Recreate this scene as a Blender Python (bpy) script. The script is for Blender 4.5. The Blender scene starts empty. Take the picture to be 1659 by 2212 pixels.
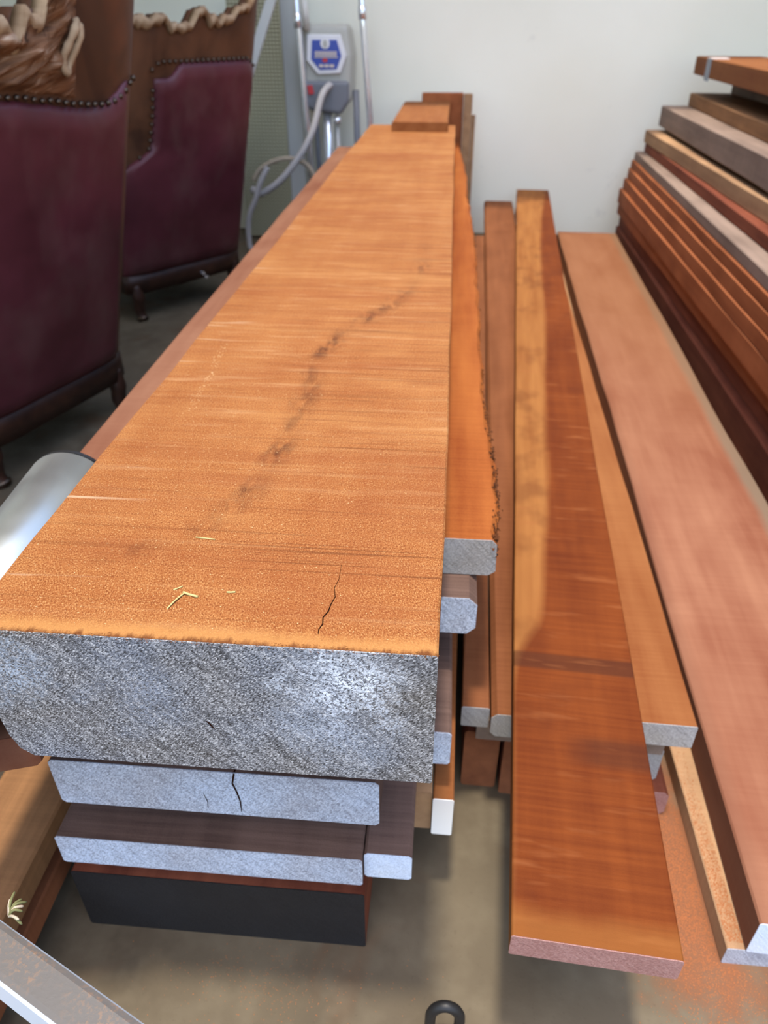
import bpy, bmesh, math, random
from mathutils import Vector, Matrix, noise
random.seed(7)
sc = bpy.context.scene
COL = sc.collection

# ------------------------------------------------------------------ camera, sky, sun, exposure
cam_d = bpy.data.cameras.new('camera')
cam = bpy.data.objects.new('camera', cam_d)
COL.objects.link(cam)
cam.location = (0, 0, 1.2)
cam.rotation_euler = (math.radians(90 - 33.748), 0, math.radians(4.768))
cam_d.sensor_fit = 'VERTICAL'
cam_d.sensor_height = 36.0
cam_d.lens = 36.0 * 1600.0 / 2212.0
cam_d.clip_start = 0.02
cam_d.dof.use_dof = True
cam_d.dof.focus_distance = 0.66
cam_d.dof.aperture_fstop = 7.0
sc.camera = cam

w = bpy.data.worlds.new('world')
sc.world = w
w.use_nodes = True
wn = w.node_tree
bg = wn.nodes['Background']
sky = wn.nodes.new('ShaderNodeTexSky')
sky.sky_type = 'NISHITA'
sky.sun_disc = False
sky.sun_elevation = math.radians(72)
sky.sun_rotation = math.radians(190)
sky.air_density = 1.0
sky.dust_density = 1.8
sky.ozone_density = 1.0
wn.links.new(sky.outputs[0], bg.inputs[0])
bg.inputs[1].default_value = 0.60

sun_d = bpy.data.lights.new('sun', 'SUN')
sun_d.energy = 4.4
sun_d.color = (1.0, 0.93, 0.80)
sun_d.angle = math.radians(4.5)
sun = bpy.data.objects.new('sun', sun_d)
COL.objects.link(sun)
sun.location = (0, 0, 6)
sun.rotation_euler = Vector((0.035, 0.10, -1.0)).to_track_quat('-Z', 'Y').to_euler()

sc.view_settings.view_transform = 'Standard'
sc.view_settings.look = 'None'
sc.view_settings.gamma = 1.0
sc.view_settings.use_curve_mapping = False
sc.view_settings.exposure = 0.0
sc.cycles.use_adaptive_sampling = True
sc.cycles.adaptive_threshold = 0.04
sc.cycles.max_bounces = 4
sc.cycles.diffuse_bounces = 3
sc.cycles.glossy_bounces = 2
sc.cycles.transmission_bounces = 1
sc.cycles.caustics_reflective = False
sc.cycles.caustics_refractive = False

# ------------------------------------------------------------------ helpers
def lin(c, k=1.0):
    out = []
    for v in c:
        v /= 255.0
        out.append(v / 12.92 if v <= 0.04045 else ((v + 0.055) / 1.055) ** 2.4)
    return (out[0]*k, out[1]*k, out[2]*k, 1.0)

def link(o, parent=None):
    COL.objects.link(o)
    if parent is not None:
        o.parent = parent
    return o

def tag(o, label=None, cat=None, group=None, kind=None):
    if label: o['label'] = label
    if cat: o['category'] = cat
    if group: o['group'] = group
    if kind: o['kind'] = kind
    return o

def mesh_obj(name, verts, faces, mat, parent=None, smooth=False):
    me = bpy.data.meshes.new(name)
    me.from_pydata([tuple(v) for v in verts], [], faces)
    me.materials.append(mat)
    if smooth:
        for p in me.polygons: p.use_smooth = True
    me.update()
    bm = bmesh.new(); bm.from_mesh(me)
    bmesh.ops.recalc_face_normals(bm, faces=bm.faces)
    bm.to_mesh(me); bm.free()
    return link(bpy.data.objects.new(name, me), parent)

def empty(name, loc, rz=0.0):
    o = bpy.data.objects.new(name, None)
    o.empty_display_size = 0.1
    o.location = loc
    o.rotation_euler = (0, 0, rz)
    return link(o)

def box(V, Fc, x0, x1, y0, y1, z0, z1):
    b = len(V)
    V += [(x0,y0,z0),(x1,y0,z0),(x1,y1,z0),(x0,y1,z0),(x0,y0,z1),(x1,y0,z1),(x1,y1,z1),(x0,y1,z1)]
    for f in ((0,3,2,1),(4,5,6,7),(0,1,5,4),(1,2,6,5),(2,3,7,6),(3,0,4,7)):
        Fc.append(tuple(b+i for i in f))

def box_obj(name, x0, x1, y0, y1, z0, z1, mat, parent=None, bev=0.0):
    V, Fc = [], []
    box(V, Fc, x0, x1, y0, y1, z0, z1)
    o = mesh_obj(name, V, Fc, mat, parent)
    if bev:
        m = o.modifiers.new('bevel', 'BEVEL'); m.width = bev; m.segments = 2
    return o

def tube(V, Fc, pts, r, n=10, cap=True):
    pts = [Vector(p) for p in pts]
    rs = r if isinstance(r, (list, tuple)) else [r]*len(pts)
    b = len(V)
    t0 = (pts[1]-pts[0]).normalized()
    ref = Vector((0,0,1)) if abs(t0.z) < 0.9 else Vector((1,0,0))
    a = t0.cross(ref).normalized()
    for i, p in enumerate(pts):
        t = (pts[min(i+1,len(pts)-1)] - pts[max(i-1,0)]).normalized()
        a = (a - t*a.dot(t)).normalized()
        c = t.cross(a)
        for k in range(n):
            th = 2*math.pi*k/n
            V.append(tuple(p + (a*math.cos(th) + c*math.sin(th))*rs[i]))
    for i in range(len(pts)-1):
        for k in range(n):
            k2 = (k+1) % n
            Fc.append((b+i*n+k, b+i*n+k2, b+(i+1)*n+k2, b+(i+1)*n+k))
    if cap:
        Fc.append(tuple(b+k for k in range(n)))
        Fc.append(tuple(b+(len(pts)-1)*n+k for k in range(n)))

def tube_obj(name, pts, r, mat, parent=None, n=12, smooth=True):
    V, Fc = [], []
    tube(V, Fc, pts, r, n)
    o = mesh_obj(name, V, Fc, mat, parent, smooth)
    return o

def spline(pts, k=8):
    P = [Vector(p) for p in pts]
    out = []
    for i in range(len(P)-1):
        p0, p1, p2, p3 = P[max(i-1,0)], P[i], P[i+1], P[min(i+2,len(P)-1)]
        for j in range(k):
            t = j/k
            out.append(0.5*((2*p1)+(-p0+p2)*t+(2*p0-5*p1+4*p2-p3)*t*t+(-p0+3*p1-3*p2+p3)*t**3))
    out.append(P[-1])
    return out

# ------------------------------------------------------------------ materials
class NT:
    def __init__(s, name, rough=0.6, spec=0.35, metal=0.0):
        s.m = bpy.data.materials.new(name); s.m.use_nodes = True
        s.t = s.m.node_tree; s.b = s.t.nodes['Principled BSDF']
        s.b.inputs['Roughness'].default_value = rough
        s.b.inputs['Specular IOR Level'].default_value = spec
        s.b.inputs['Metallic'].default_value = metal
        s.vec = None
    def n(s, typ, **kw):
        x = s.t.nodes.new(typ)
        for k, v in kw.items(): setattr(x, k, v)
        return x
    def l(s, a, b): s.t.links.new(a, b)
    def coords(s, rnd=True):
        tc = s.n('ShaderNodeTexCoord')
        s.raw = tc.outputs['Object']
        if rnd:
            oi = s.n('ShaderNodeObjectInfo')
            mu = s.n('ShaderNodeVectorMath', operation='MULTIPLY')
            cx = s.n('ShaderNodeCombineXYZ')
            for i in range(3): s.l(oi.outputs['Random'], cx.inputs[i])
            s.l(cx.outputs[0], mu.inputs[0]); mu.inputs[1].default_value = (17.3, 31.7, 23.1)
            ad = s.n('ShaderNodeVectorMath', operation='ADD')
            s.l(tc.outputs['Object'], ad.inputs[0]); s.l(mu.outputs[0], ad.inputs[1])
            s.vec = ad.outputs[0]
        else:
            s.vec = tc.outputs['Object']
        return s.vec
    def noise(s, scale=(1,1,1), k=1.0, detail=4.0, rough=0.55, rot=(0,0,0), dist=0.0, vec=None):
        detail = min(detail, 3.0)
        mp = s.n('ShaderNodeMapping')
        mp.inputs['Scale'].default_value = scale
        src = vec or s.vec
        if any(rot):
            mr_ = s.n('ShaderNodeMapping'); mr_.inputs['Rotation'].default_value = rot
            s.l(src, mr_.inputs[0]); src = mr_.outputs[0]
        s.l(src, mp.inputs[0])
        nz = s.n('ShaderNodeTexNoise')
        nz.inputs['Scale'].default_value = k
        nz.inputs['Detail'].default_value = detail
        nz.inputs['Roughness'].default_value = rough
        nz.inputs['Distortion'].default_value = dist
        s.l(mp.outputs[0], nz.inputs['Vector'])
        return nz.outputs['Fac']
    def ramp(s, fac, a, b, lo=0.0, hi=1.0):
        mr = s.n('ShaderNodeMapRange'); mr.clamp = True
        mr.inputs['From Min'].default_value = a; mr.inputs['From Max'].default_value = b
        mr.inputs['To Min'].default_value = lo; mr.inputs['To Max'].default_value = hi
        s.l(fac, mr.inputs['Value'])
        return mr.outputs[0]
    def mth(s, op, a, b=None):
        x = s.n('ShaderNodeMath', operation=op)
        for i, v in enumerate((a, b)):
            if v is None: continue
            if isinstance(v, (int, float)): x.inputs[i].default_value = v
            else: s.l(v, x.inputs[i])
        return x.outputs[0]
    def mix(s, fac, a, b, mode='MIX'):
        x = s.n('ShaderNodeMix', data_type='RGBA', blend_type=mode)
        if isinstance(fac, (int, float)): x.inputs[0].default_value = fac
        else: s.l(fac, x.inputs[0])
        for sock, v in ((x.inputs[6], a), (x.inputs[7], b)):
            if isinstance(v, tuple): sock.default_value = v
            else: s.l(v, sock)
        return x.outputs[2]
    def xyz(s, vec=None):
        x = s.n('ShaderNodeSeparateXYZ'); s.l(vec or s.raw, x.inputs[0]); return x.outputs
    def curve(s, val, pts, x0, x1, y0, y1):
        fc = s.n('ShaderNodeFloatCurve')
        cv = fc.mapping.curves[0]
        q = [((x-x0)/(x1-x0), (y-y0)/(y1-y0)) for x, y in pts]
        cv.points[0].location = q[0]; cv.points[1].location = q[-1]
        for p in q[1:-1]: cv.points.new(*p)
        fc.mapping.update()
        s.l(s.ramp(val, x0, x1), fc.inputs['Value'])
        return s.ramp(fc.outputs[0], 0, 1, y0, y1)
    def bump(s, h, strength=0.3, dist=0.002, prev=None):
        b = s.n('ShaderNodeBump')
        b.inputs['Strength'].default_value = strength
        b.inputs['Distance'].default_value = dist
        s.l(h, b.inputs['Height'])
        if prev is not None: s.l(prev, b.inputs['Normal'])
        return b.outputs[0]
    def done(s, col=None, nrm=None):
        if col is not None:
            if isinstance(col, tuple): s.b.inputs['Base Color'].default_value = col
            else: s.l(col, s.b.inputs['Base Color'])
        if nrm is not None: s.l(nrm, s.b.inputs['Normal'])
        return s.m

def wood_base(name, light, dark, saw=0.35, fuzz=0.25, rough=0.75, spec=0.12, grain=1.0, blotch=1.0, k=0.40):
    s = NT(name, rough, spec); s.coords()
    g = s.noise((26*grain, 2.0, 26*grain), 1.0, 5, 0.6)
    b = s.noise((5, 2.6, 5), 1.0, 3, 0.5, dist=0.6)
    sw = s.noise((5, 150, 5), 1.0, 3, 0.6)
    fz = s.noise((1, 1, 1), 620, 2, 0.6)
    f = s.mth('MULTIPLY', s.ramp(g, .3, .7), 0.36)
    f = s.mth('ADD', f, s.mth('MULTIPLY', s.ramp(b, .3, .7), 0.40*blotch))
    f = s.mth('ADD', f, s.mth('MULTIPLY', s.ramp(sw, .32, .68), saw*0.6))
    f = s.mth('ADD', f, s.mth('MULTIPLY', s.ramp(fz, .3, .7), fuzz*0.6))
    tot = 0.36 + 0.40*blotch + saw*0.6 + fuzz*0.6
    f = s.ramp(f, 0.16*tot, 0.84*tot)
    s.k = k
    s.col = s.mix(f, lin(dark, k), lin(light, k))
    s.sw, s.fz, s.g = sw, fz, g
    s.nrm = s.bump(sw, 0.25*saw*2, 0.0012)
    s.nrm = s.bump(fz, 0.6*fuzz*2, 0.0010, s.nrm)
    return s

def wood(name, light, dark, **kw):
    s = wood_base(name, light, dark, **kw)
    return s.done(s.col, s.nrm)

def end_paint(name, base, pale, dark, blue, k=1.0, rough=0.5, spec=0.4, gritty=.55):
    s = NT(name, rough, spec); s.coords()
    big = s.noise((7, 7, 7), k, 3, 0.5)
    saw = s.noise((26, 26, 230), 1.0, 3, 0.6, rot=(0, math.radians(-48), 0))
    fz = s.noise((760, 760, 380), 1.0, 2, 0.6, rot=(0, math.radians(-48), 0))
    c = s.mix(s.ramp(big, .38, .66), lin(base), lin(blue))
    c = s.mix(s.mth('MULTIPLY', s.ramp(saw, .50, .72), .35*gritty), c, lin(pale))
    c = s.mix(s.mth('MULTIPLY', s.ramp(saw, .46, .30), .5*gritty), c, lin(dark))
    c = s.mix(s.mth('MULTIPLY', s.ramp(fz, .50, .36), .9*gritty), c, lin(dark))
    c = s.mix(s.mth('MULTIPLY', s.ramp(fz, .56, .68), .75*gritty), c, lin(pale))
    s.col = c
    s.nrm = s.bump(fz, .7, .0012, s.bump(saw, .5, .0015))
    return s

M = {}
# concrete slab
s = NT('concrete', .75, .3); s.coords(False)
a = s.noise((1,1,1), 2.2, 5, .6); b = s.noise((1,1,1), 11, 5, .65); f = s.noise((1,1,1), 140, 3, .6)
c = s.mix(s.ramp(a, .3, .7), lin((124,106,82), .325), lin((172,153,122), .325))
c = s.mix(s.mth('MULTIPLY', s.ramp(b, .45, .7), .45), c, lin((192,174,142), .325))
rs = s.noise((1,1,1), 3.7, 4, .6, dist=.8)
c = s.mix(s.mth('MULTIPLY', s.ramp(rs, .56, .72), .55), c, lin((150,96,52), .325))
X, Y, Z = s.xyz()
px = s.mth('SUBTRACT', X, .46); py = s.mth('MULTIPLY', s.mth('SUBTRACT', Y, .74), .45)
d = s.mth('SQRT', s.mth('ADD', s.mth('MULTIPLY', px, px), s.mth('MULTIPLY', py, py)))
d = s.mth('ADD', d, s.mth('MULTIPLY', s.mth('SUBTRACT', b, .5), .22))
c = s.mix(s.mth('MULTIPLY', s.ramp(d, .15, .06), .85), c, lin((206,128,80), .325))
c = s.mix(s.mth('MULTIPLY', s.ramp(f, .6, .75), .3), c, lin((110,92,70), .325))
M['concrete'] = s.done(c, s.bump(f, .25, .001))

# painted wall
s = NT('wall_paint', .7, .25); s.coords(False)
a = s.noise((1,1,1), 1.3, 4, .5); f = s.noise((1,1,1), 60, 3, .6)
c = s.mix(s.ramp(a, .3, .7), lin((240,235,214)), lin((247,243,224)))
sp = s.noise((1,1,1), 5.5, 5, .7)
c = s.mix(s.mth('MULTIPLY', s.ramp(sp, .66, .78), .25), c, lin((196,192,182)))
M['wall'] = s.done(c, s.bump(f, .08, .001))
M['ceiling'] = NT('ceiling_sheet', .6, .3).done(lin((206,204,188)))

# timber palette
M['sawn'] = wood('sawn_orange', (214,140,78), (168,92,44), saw=.5, fuzz=.4)
M['live'] = wood('sawn_live_edge', (222,132,62), (164,76,28), saw=.35, fuzz=.35, k=.44)
M['dusty'] = wood('dusty_pink_timber', (200,142,110), (164,102,74), saw=.2, fuzz=.15, blotch=1.2)
M['dull'] = wood('dull_red_brown', (150,92,60), (108,62,40), saw=.25, fuzz=.2, k=0.8)
M['mid'] = wood('mid_orange', (206,134,78), (172,98,50), saw=.3, fuzz=.2)
M['tan'] = wood('tan_weathered', (192,152,112), (140,106,78), saw=.25, fuzz=.25, k=0.85)
M['greywood'] = wood('grey_weathered', (152,130,114), (110,92,80), saw=.3, fuzz=.3, k=0.9)
M['darkred'] = wood('dark_red_timber', (142,80,56), (96,48,34), saw=.2, fuzz=.2, k=.95)
M['redbrown'] = wood('red_brown_timber', (176,106,66), (134,74,42), saw=.2, fuzz=.2, k=0.85)
M['redbrown_lit'] = wood('red_brown_sunlit', (186,116,72), (142,82,46), saw=.3, fuzz=.2, k=.42)  # red brown timber again, its tone set for the sunlit planks
M['brown'] = wood('brown_timber', (150,108,72), (104,72,46), saw=.2, fuzz=.2, grain=1.6, k=1.0)
M['greybrown'] = wood('grey_brown_face', (124,98,86), (82,62,54), saw=.7, fuzz=.35, k=.75)
M['darkwood'] = wood('dark_polished_wood', (74,44,30), (40,22,15), saw=.05, fuzz=.1, rough=.45, spec=.4, k=.75)

# dusty slab with a grey weathered right margin
s = wood_base('dusty_slab', (204,142,108), (168,102,74), saw=.2, fuzz=.15, blotch=1.4, k=.45)
X, Y, Z = s.xyz()
ng = s.noise((8, 2.5, 8), 1.0, 4, .6)
m = s.mth('ADD', X, s.mth('MULTIPLY', s.mth('SUBTRACT', ng, .5), .03))
s.col = s.mix(s.mth('MULTIPLY', s.ramp(m, .295, .318), .8), s.col, lin((158,140,116), .45))
s.col = s.mix(s.mth('MULTIPLY', s.ramp(m, .03, .0), .35), s.col, lin((128,82,62), .45))
br = s.noise((3, 1.2, 3), 1.0, 3, .5)
s.col = s.mix(s.mth('MULTIPLY', s.ramp(s.mth('ADD', Y, s.mth('MULTIPLY', br, .8)), 1.5, 3.2), .55), s.col, lin((176,116,70), .42))  # far end painted browner, shade put into the colour
M['slab_floor'] = s.done(s.col, s.nrm)

# sawn beam with a wandering dark heart stain and a paler frayed front edge
s = wood_base('sawn_beam', (222,146,82), (192,112,56), saw=.35, fuzz=.5, k=.44)
nap = s.noise((760, 420, 300), 1.0, 2, .6, rot=(0, 0, math.radians(-28)))
s.col = s.mix(s.mth('MULTIPLY', s.ramp(nap, .50, .34), .85), s.col, lin((150,76,34), s.k))
s.col = s.mix(s.mth('MULTIPLY', s.ramp(nap, .54, .68), .7), s.col, lin((255,200,132), s.k))
s.nrm = s.bump(nap, .5, .0012, s.nrm)
X, Y, Z = s.xyz()
cx = s.curve(Y, [(.0,.05),(.125,.115),(.16,.165),(.246,.203),(.334,.217),(.48,.226),(.65,.219),(.83,.283),(1.03,.338),(1.4,.37),(3.7,.3)], 0, 3.72, 0, .42)
nw = s.noise((9,5,9), 1.0, 4, .7); nf = s.noise((60,22,30), 1.0, 3, .6)
dd = s.mth('SUBTRACT', X, cx)
dd = s.mth('ADD', dd, s.mth('MULTIPLY', s.mth('SUBTRACT', nw, .5), .05))
dd = s.mth('ADD', dd, s.mth('MULTIPLY', s.mth('SUBTRACT', nf, .5), .03))
st = s.ramp(s.mth('ABSOLUTE', dd), .026, .0)
st = s.mth('MULTIPLY', st, s.ramp(nf, .38, .6))
band = s.mth('MULTIPLY', s.ramp(s.mth('SUBTRACT', dd, -.002), .0, .06), .22)
st = s.mth('MULTIPLY', st, s.mth('MULTIPLY', s.ramp(Y, .09, .17), s.ramp(Y, 1.5, 1.0)))
st = s.mth('MULTIPLY', st, s.ramp(s.noise((4, 9, 4), 1.0, 2, .5), .36, .6))
s.col = s.mix(s.mth('MULTIPLY', st, 1.0), s.col, lin((104,58,36), s.k))
cb = s.noise((2.4, 9, 2), 1.0, 4, .65)
s.col = s.mix(s.mth('MULTIPLY', s.ramp(cb, .52, .70), .40), s.col, lin((240,172,104), s.k))
s.col = s.mix(s.mth('MULTIPLY', s.ramp(cb, .48, .32), .40), s.col, lin((178,96,52), s.k))
sl = s.noise((7, 70, 3), 1.0, 4, .65)
far = s.ramp(Y, .1, .5)
s.col = s.mix(s.mth('MULTIPLY', s.mth('MULTIPLY', s.ramp(sl, .56, .70), far), .42), s.col, lin((248,190,132), s.k))
s.col = s.mix(s.mth('MULTIPLY', s.mth('MULTIPLY', s.ramp(sl, .44, .30), far), .40), s.col, lin((160,88,48), s.k))
fine = s.noise((2.2, 260, 2), 1.0, 2, .5)
s.col = s.mix(s.mth('MULTIPLY', s.mth('MULTIPLY', s.ramp(fine, .60, .68), s.ramp(X, .16, .30, .35, 1.0)), .6), s.col, lin((128,70,34), s.k))
pale = s.noise((3, 90, 3), 1.0, 3, .5)
s.col = s.mix(s.mth('MULTIPLY', s.ramp(pale, .60, .80), .3), s.col, lin((240,184,126), s.k))
tear = s.noise((4, 75, 3), 1.0, 2, .5)
s.col = s.mix(s.mth('MULTIPLY', s.mth('MULTIPLY', s.ramp(tear, .66, .72), s.ramp(X, .10, .02)), .8), s.col, lin((255,214,170), s.k))
fr = s.noise((130, 20, 40), 1.0, 3, .6)
edge = s.mth('ADD', Y, s.mth('MULTIPLY', s.mth('SUBTRACT', fr, .5), .022))
s.col = s.mix(s.mth('MULTIPLY', s.ramp(edge, .022, .010), .75), s.col, lin((240,170,98), s.k))
s.col = s.mix(s.mth('MULTIPLY', s.ramp(edge, .005, -.001), .8), s.col, lin((120,56,24), s.k))
M['beam'] = s.done(s.col, s.nrm)

# narrow plank, pale sapwood strip beside red heartwood, sticker marks across it
s = wood_base('heart_and_sap_plank', (176,90,34), (134,58,18), saw=.6, fuzz=.2, k=.36)
X, Y, Z = s.xyz()
bx = s.curve(Y, [(0,.0),(.40,.0),(.50,.022),(.60,.052),(.92,.072),(1.5,.085),(2.1,.105),(3.0,.11),(3.7,.13),(4.62,.19)], 0, 4.62, 0, .2)
nb = s.noise((20, 3, 20), 1.0, 3, .5)
m = s.mth('SUBTRACT', bx, X)
m = s.mth('ADD', m, s.mth('MULTIPLY', s.mth('SUBTRACT', nb, .5), .02))
s.col = s.mix(s.ramp(m, -.008, .012), s.col, s.mix(s.ramp(s.g, .3, .7), lin((192,118,58), s.k), lin((224,150,80), s.k)))
def strip(y0, y1, soft): 
    return s.mth('MULTIPLY', s.ramp(Y, y0-soft, y0), s.ramp(Y, y1+soft, y1))
s.col = s.mix(s.mth('MULTIPLY', strip(.445, .475, .006), .55), s.col, lin((84,50,36), s.k))
s.col = s.mix(s.mth('MULTIPLY', s.mth('MULTIPLY', strip(.265, .300, .015), s.ramp(X, .07, .12)), .45), s.col, lin((84,50,36), s.k))
sc_ = s.noise((6, 34, 6), 1.0, 4, .65)
s.col = s.mix(s.mth('MULTIPLY', s.ramp(sc_, .58, .74), .5), s.col, lin((214,132,74), s.k))
bl_ = s.noise((9, 6, 9), 1.0, 4, .6)
s.col = s.mix(s.mth('MULTIPLY', s.ramp(bl_, .52, .68), .4), s.col, lin((120,54,24), s.k))
fy = s.mth('ADD', Y, s.mth('MULTIPLY', s.mth('SUBTRACT', nb, .5), .03))
s.col = s.mix(s.mth('MULTIPLY', s.ramp(fy, .045, .02), .6), s.col, lin((206,130,62), s.k))
M['plank'] = s.done(s.col, s.nrm)

# end-seal paints
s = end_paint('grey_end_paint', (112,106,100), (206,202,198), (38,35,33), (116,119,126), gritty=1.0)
X, Y, Z = s.xyz()
def sheen_spot(x, z, r0, r1):  # white and bluish sky sheen, painted into the end colour
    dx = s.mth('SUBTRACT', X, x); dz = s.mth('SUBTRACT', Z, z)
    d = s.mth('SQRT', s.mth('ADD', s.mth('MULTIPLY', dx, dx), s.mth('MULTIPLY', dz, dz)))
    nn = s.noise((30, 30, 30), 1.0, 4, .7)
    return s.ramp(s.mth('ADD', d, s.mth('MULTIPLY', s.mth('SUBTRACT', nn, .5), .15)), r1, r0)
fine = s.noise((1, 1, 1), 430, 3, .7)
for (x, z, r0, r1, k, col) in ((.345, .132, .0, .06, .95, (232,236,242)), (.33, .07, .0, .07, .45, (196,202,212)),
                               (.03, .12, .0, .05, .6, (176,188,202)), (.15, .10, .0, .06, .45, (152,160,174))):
    mk = s.mth('MULTIPLY', sheen_spot(x, z, r0, r1), s.ramp(fine, .44, .56))
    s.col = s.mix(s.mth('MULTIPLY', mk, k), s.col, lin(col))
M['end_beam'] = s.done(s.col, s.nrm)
s = end_paint('blue_white_end_paint', (160,162,170), (222,226,234), (104,102,108), (180,190,206), 1.4, gritty=.8)
M['end_blue'] = s.done(s.col, s.nrm)
s = end_paint('bright_end_paint', (204,210,218), (236,240,246), (150,156,166), (196,210,232), 1.6)
M['end_bright'] = s.done(s.col, s.nrm)
s = end_paint('grey_weathered_end', (150,146,140), (190,186,180), (100,96,90), (160,158,156), 2.0)
M['end_grey'] = s.done(s.col, s.nrm)
s = end_paint('mauve_end', (150,108,100), (184,150,140), (112,70,62), (160,118,110), 2.0)
M['end_mauve'] = s.done(s.col, s.nrm)
s = end_paint('black_end_paint', (30,28,28), (48,44,42), (16,14,14), (34,33,34), 1.2, .55, .3)
M['end_black'] = s.done(s.col, s.nrm)
M['end_white'] = NT('white_end_paint', .5, .4).done(lin((236,232,226)))

# leather, metals, plastics
s = NT('burgundy_leather', .45, .45); s.coords()
a = s.noise((1,1,1), 4, 4, .6); g = s.noise((1,1,1), 260, 3, .6); dst = s.noise((2,2,1.2), 2.6, 5, .65)
c = s.mix(s.ramp(a, .3, .7), lin((72,28,34)), lin((98,44,52)))
c = s.mix(s.mth('MULTIPLY', s.ramp(dst, .5, .78), .35), c, lin((120,92,84)))
M['leather'] = s.done(c, s.bump(g, .2, .0008))
s = NT('gnarled_wood', .7, .3); s.coords()
a = s.noise((7,7,26), 1.0, 6, .7, rot=(0,.35,0), dist=1.2); b = s.noise((3,3,3), 1.0, 4, .6)
c = s.mix(s.ramp(a, .3, .7), lin((64,38,24)), lin((150,104,70)))
c = s.mix(s.mth('MULTIPLY', s.ramp(a, .58, .72), .7), c, lin((196,176,152)))
c = s.mix(s.mth('MULTIPLY', s.ramp(b, .55, .75), .5), c, lin((150,84,44)))
M['gnarl'] = s.done(c, s.bump(a, .9, .012))
s = NT('chair_slab_wood', .5, .4); s.coords()
a = s.noise((5,5,2), 1.0, 5, .6, dist=.8); b = s.noise((2,2,2), 2.0, 4, .6)
c = s.mix(s.ramp(a, .3, .7), lin((66,40,27)), lin((112,72,48)))
c = s.mix(s.mth('MULTIPLY', s.ramp(b, .55, .75), .5), c, lin((134,74,44)))
M['slab'] = s.done(c, s.bump(a, .2, .003))
M['bark'] = wood('crumbly_bark', (150,88,44), (70,38,20), saw=.1, fuzz=.5, k=.55)
M['pale_bark'] = wood('pale_bark', (200,172,138), (128,96,68), saw=.2, fuzz=.4, k=1.0)
M['brass'] = NT('aged_brass', .4, .5, 1.0).done(lin((96,82,70)))
M['chrome'] = NT('chrome', .2, .6, .75).done(lin((240,242,246)))
s = NT('dusty_stainless', .36, .5, .85); s.coords()
a = s.noise((1,1,1), 300, 3, .7); b = s.noise((1,1,1), 9, 4, .6)
c = s.mix(s.mth('MULTIPLY', s.ramp(a, .62, .72), .5), lin((196,198,192)), lin((226,214,196)))
s.l(s.ramp(b, .3, .7, .28, .42), s.b.inputs['Roughness'])
M['stainless'] = s.done(c)
M['rubber'] = NT('black_rubber', .5, .4).done(lin((26,25,25)))
s = NT('grey_steel_paint', .45, .45); s.coords()
a = s.noise((1,1,1), 260, 3, .7); b = s.noise((1,1,1), 14, 4, .6)
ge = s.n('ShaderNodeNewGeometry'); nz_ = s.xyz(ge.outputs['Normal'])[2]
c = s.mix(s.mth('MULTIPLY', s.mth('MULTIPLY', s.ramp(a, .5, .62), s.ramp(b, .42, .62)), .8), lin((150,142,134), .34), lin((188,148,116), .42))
c = s.mix(s.ramp(nz_, .85, .6), c, lin((200,206,212)))  # pale sides against darker top: light and shade painted in, besides the sawdust
M['greysteel'] = s.done(c, s.bump(a, .25, .0008))
M['offwhite'] = NT('offwhite_plastic', .45, .4).done(lin((206,202,192)))
M['clear'] = NT('grey_housing', .35, .5).done(lin((176,174,164)))
M['darkhouse'] = NT('dark_housing', .4, .5).done(lin((112,114,120)))
M['bluelabel'] = NT('blue_label', .35, .5).done(lin((58,78,160)))
M['labelwhite'] = NT('label_white', .35, .5).done(lin((224,222,222)))
M['labelcream'] = NT('label_cream', .4, .4).done(lin((206,192,178)))
M['red'] = NT('red_plastic', .4, .4).done(lin((190,58,62)))
M['cord'] = NT('pale_cord', .55, .35).done(lin((178,172,168)))
M['cordtan'] = NT('tan_cord', .6, .3).done(lin((168,152,130)))
M['olive'] = NT('olive_mesh', .7, .2).done(lin((184,178,148)))
M['olivedark'] = NT('olive_backing', .8, .2).done(lin((120,114,92)))
M['paleboard'] = NT('pale_grey_board', .6, .3).done(lin((196,196,190)))
M['straw'] = NT('dry_straw', .6, .3).done(lin((216,200,132), .6))
M['drygrass'] = NT('dry_grass', .7, .2).done(lin((132,130,84), .6))
M['chip'] = NT('sawdust_chip', .8, .2).done(lin((240,196,140), .6))
M['chip2'] = NT('orange_sawdust', .85, .2).done(lin((214,132,80), .5))
M['crack'] = NT('crack_shadow', 1.0, 0.0).done(lin((38,20,12)))
M['tape'] = NT('grey_strap', .5, .3).done(lin((128,136,142)))
M['tapewhite'] = NT('white_strap', .5, .3).done(lin((226,216,210)))

# ------------------------------------------------------------------ the setting
V, Fc = [], []; box(V, Fc, -9.0, 9.0, -14.0, 5.3, -.12, 0.0)
tag(mesh_obj('floor', V, Fc, M['concrete']), 'beige grey concrete floor with rust brown stains', kind='structure')
V, Fc = [], []; box(V, Fc, -3.2, 3.0, 5.2, 5.3, 0.0, 2.75)
tag(mesh_obj('wall_back', V, Fc, M['wall']), 'plain white painted back wall', kind='structure')
V, Fc = [], []; box(V, Fc, -3.3, -3.2, -1.0, 5.3, 0.0, 2.75)
tag(mesh_obj('wall_left', V, Fc, M['wall']), 'white side wall beyond the chairs', kind='structure')
V, Fc = [], []; box(V, Fc, 3.0, 3.1, -1.0, 5.3, 0.0, 2.75)
tag(mesh_obj('wall_right', V, Fc, M['wall']), 'white side wall beyond the timber pile', kind='structure')
V, Fc = [], []
box(V, Fc, -3.3, 3.1, 4.5, 5.3, 2.75, 2.81)
box(V, Fc, -3.3, -.86, -1.0, 4.5, 2.75, 2.81)  # unseen side strip added to shade the chairs
box(V, Fc, 1.95, 3.1, -1.0, 4.5, 2.75, 2.81)  # unseen side strip added to cut the overhead sky light
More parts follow.
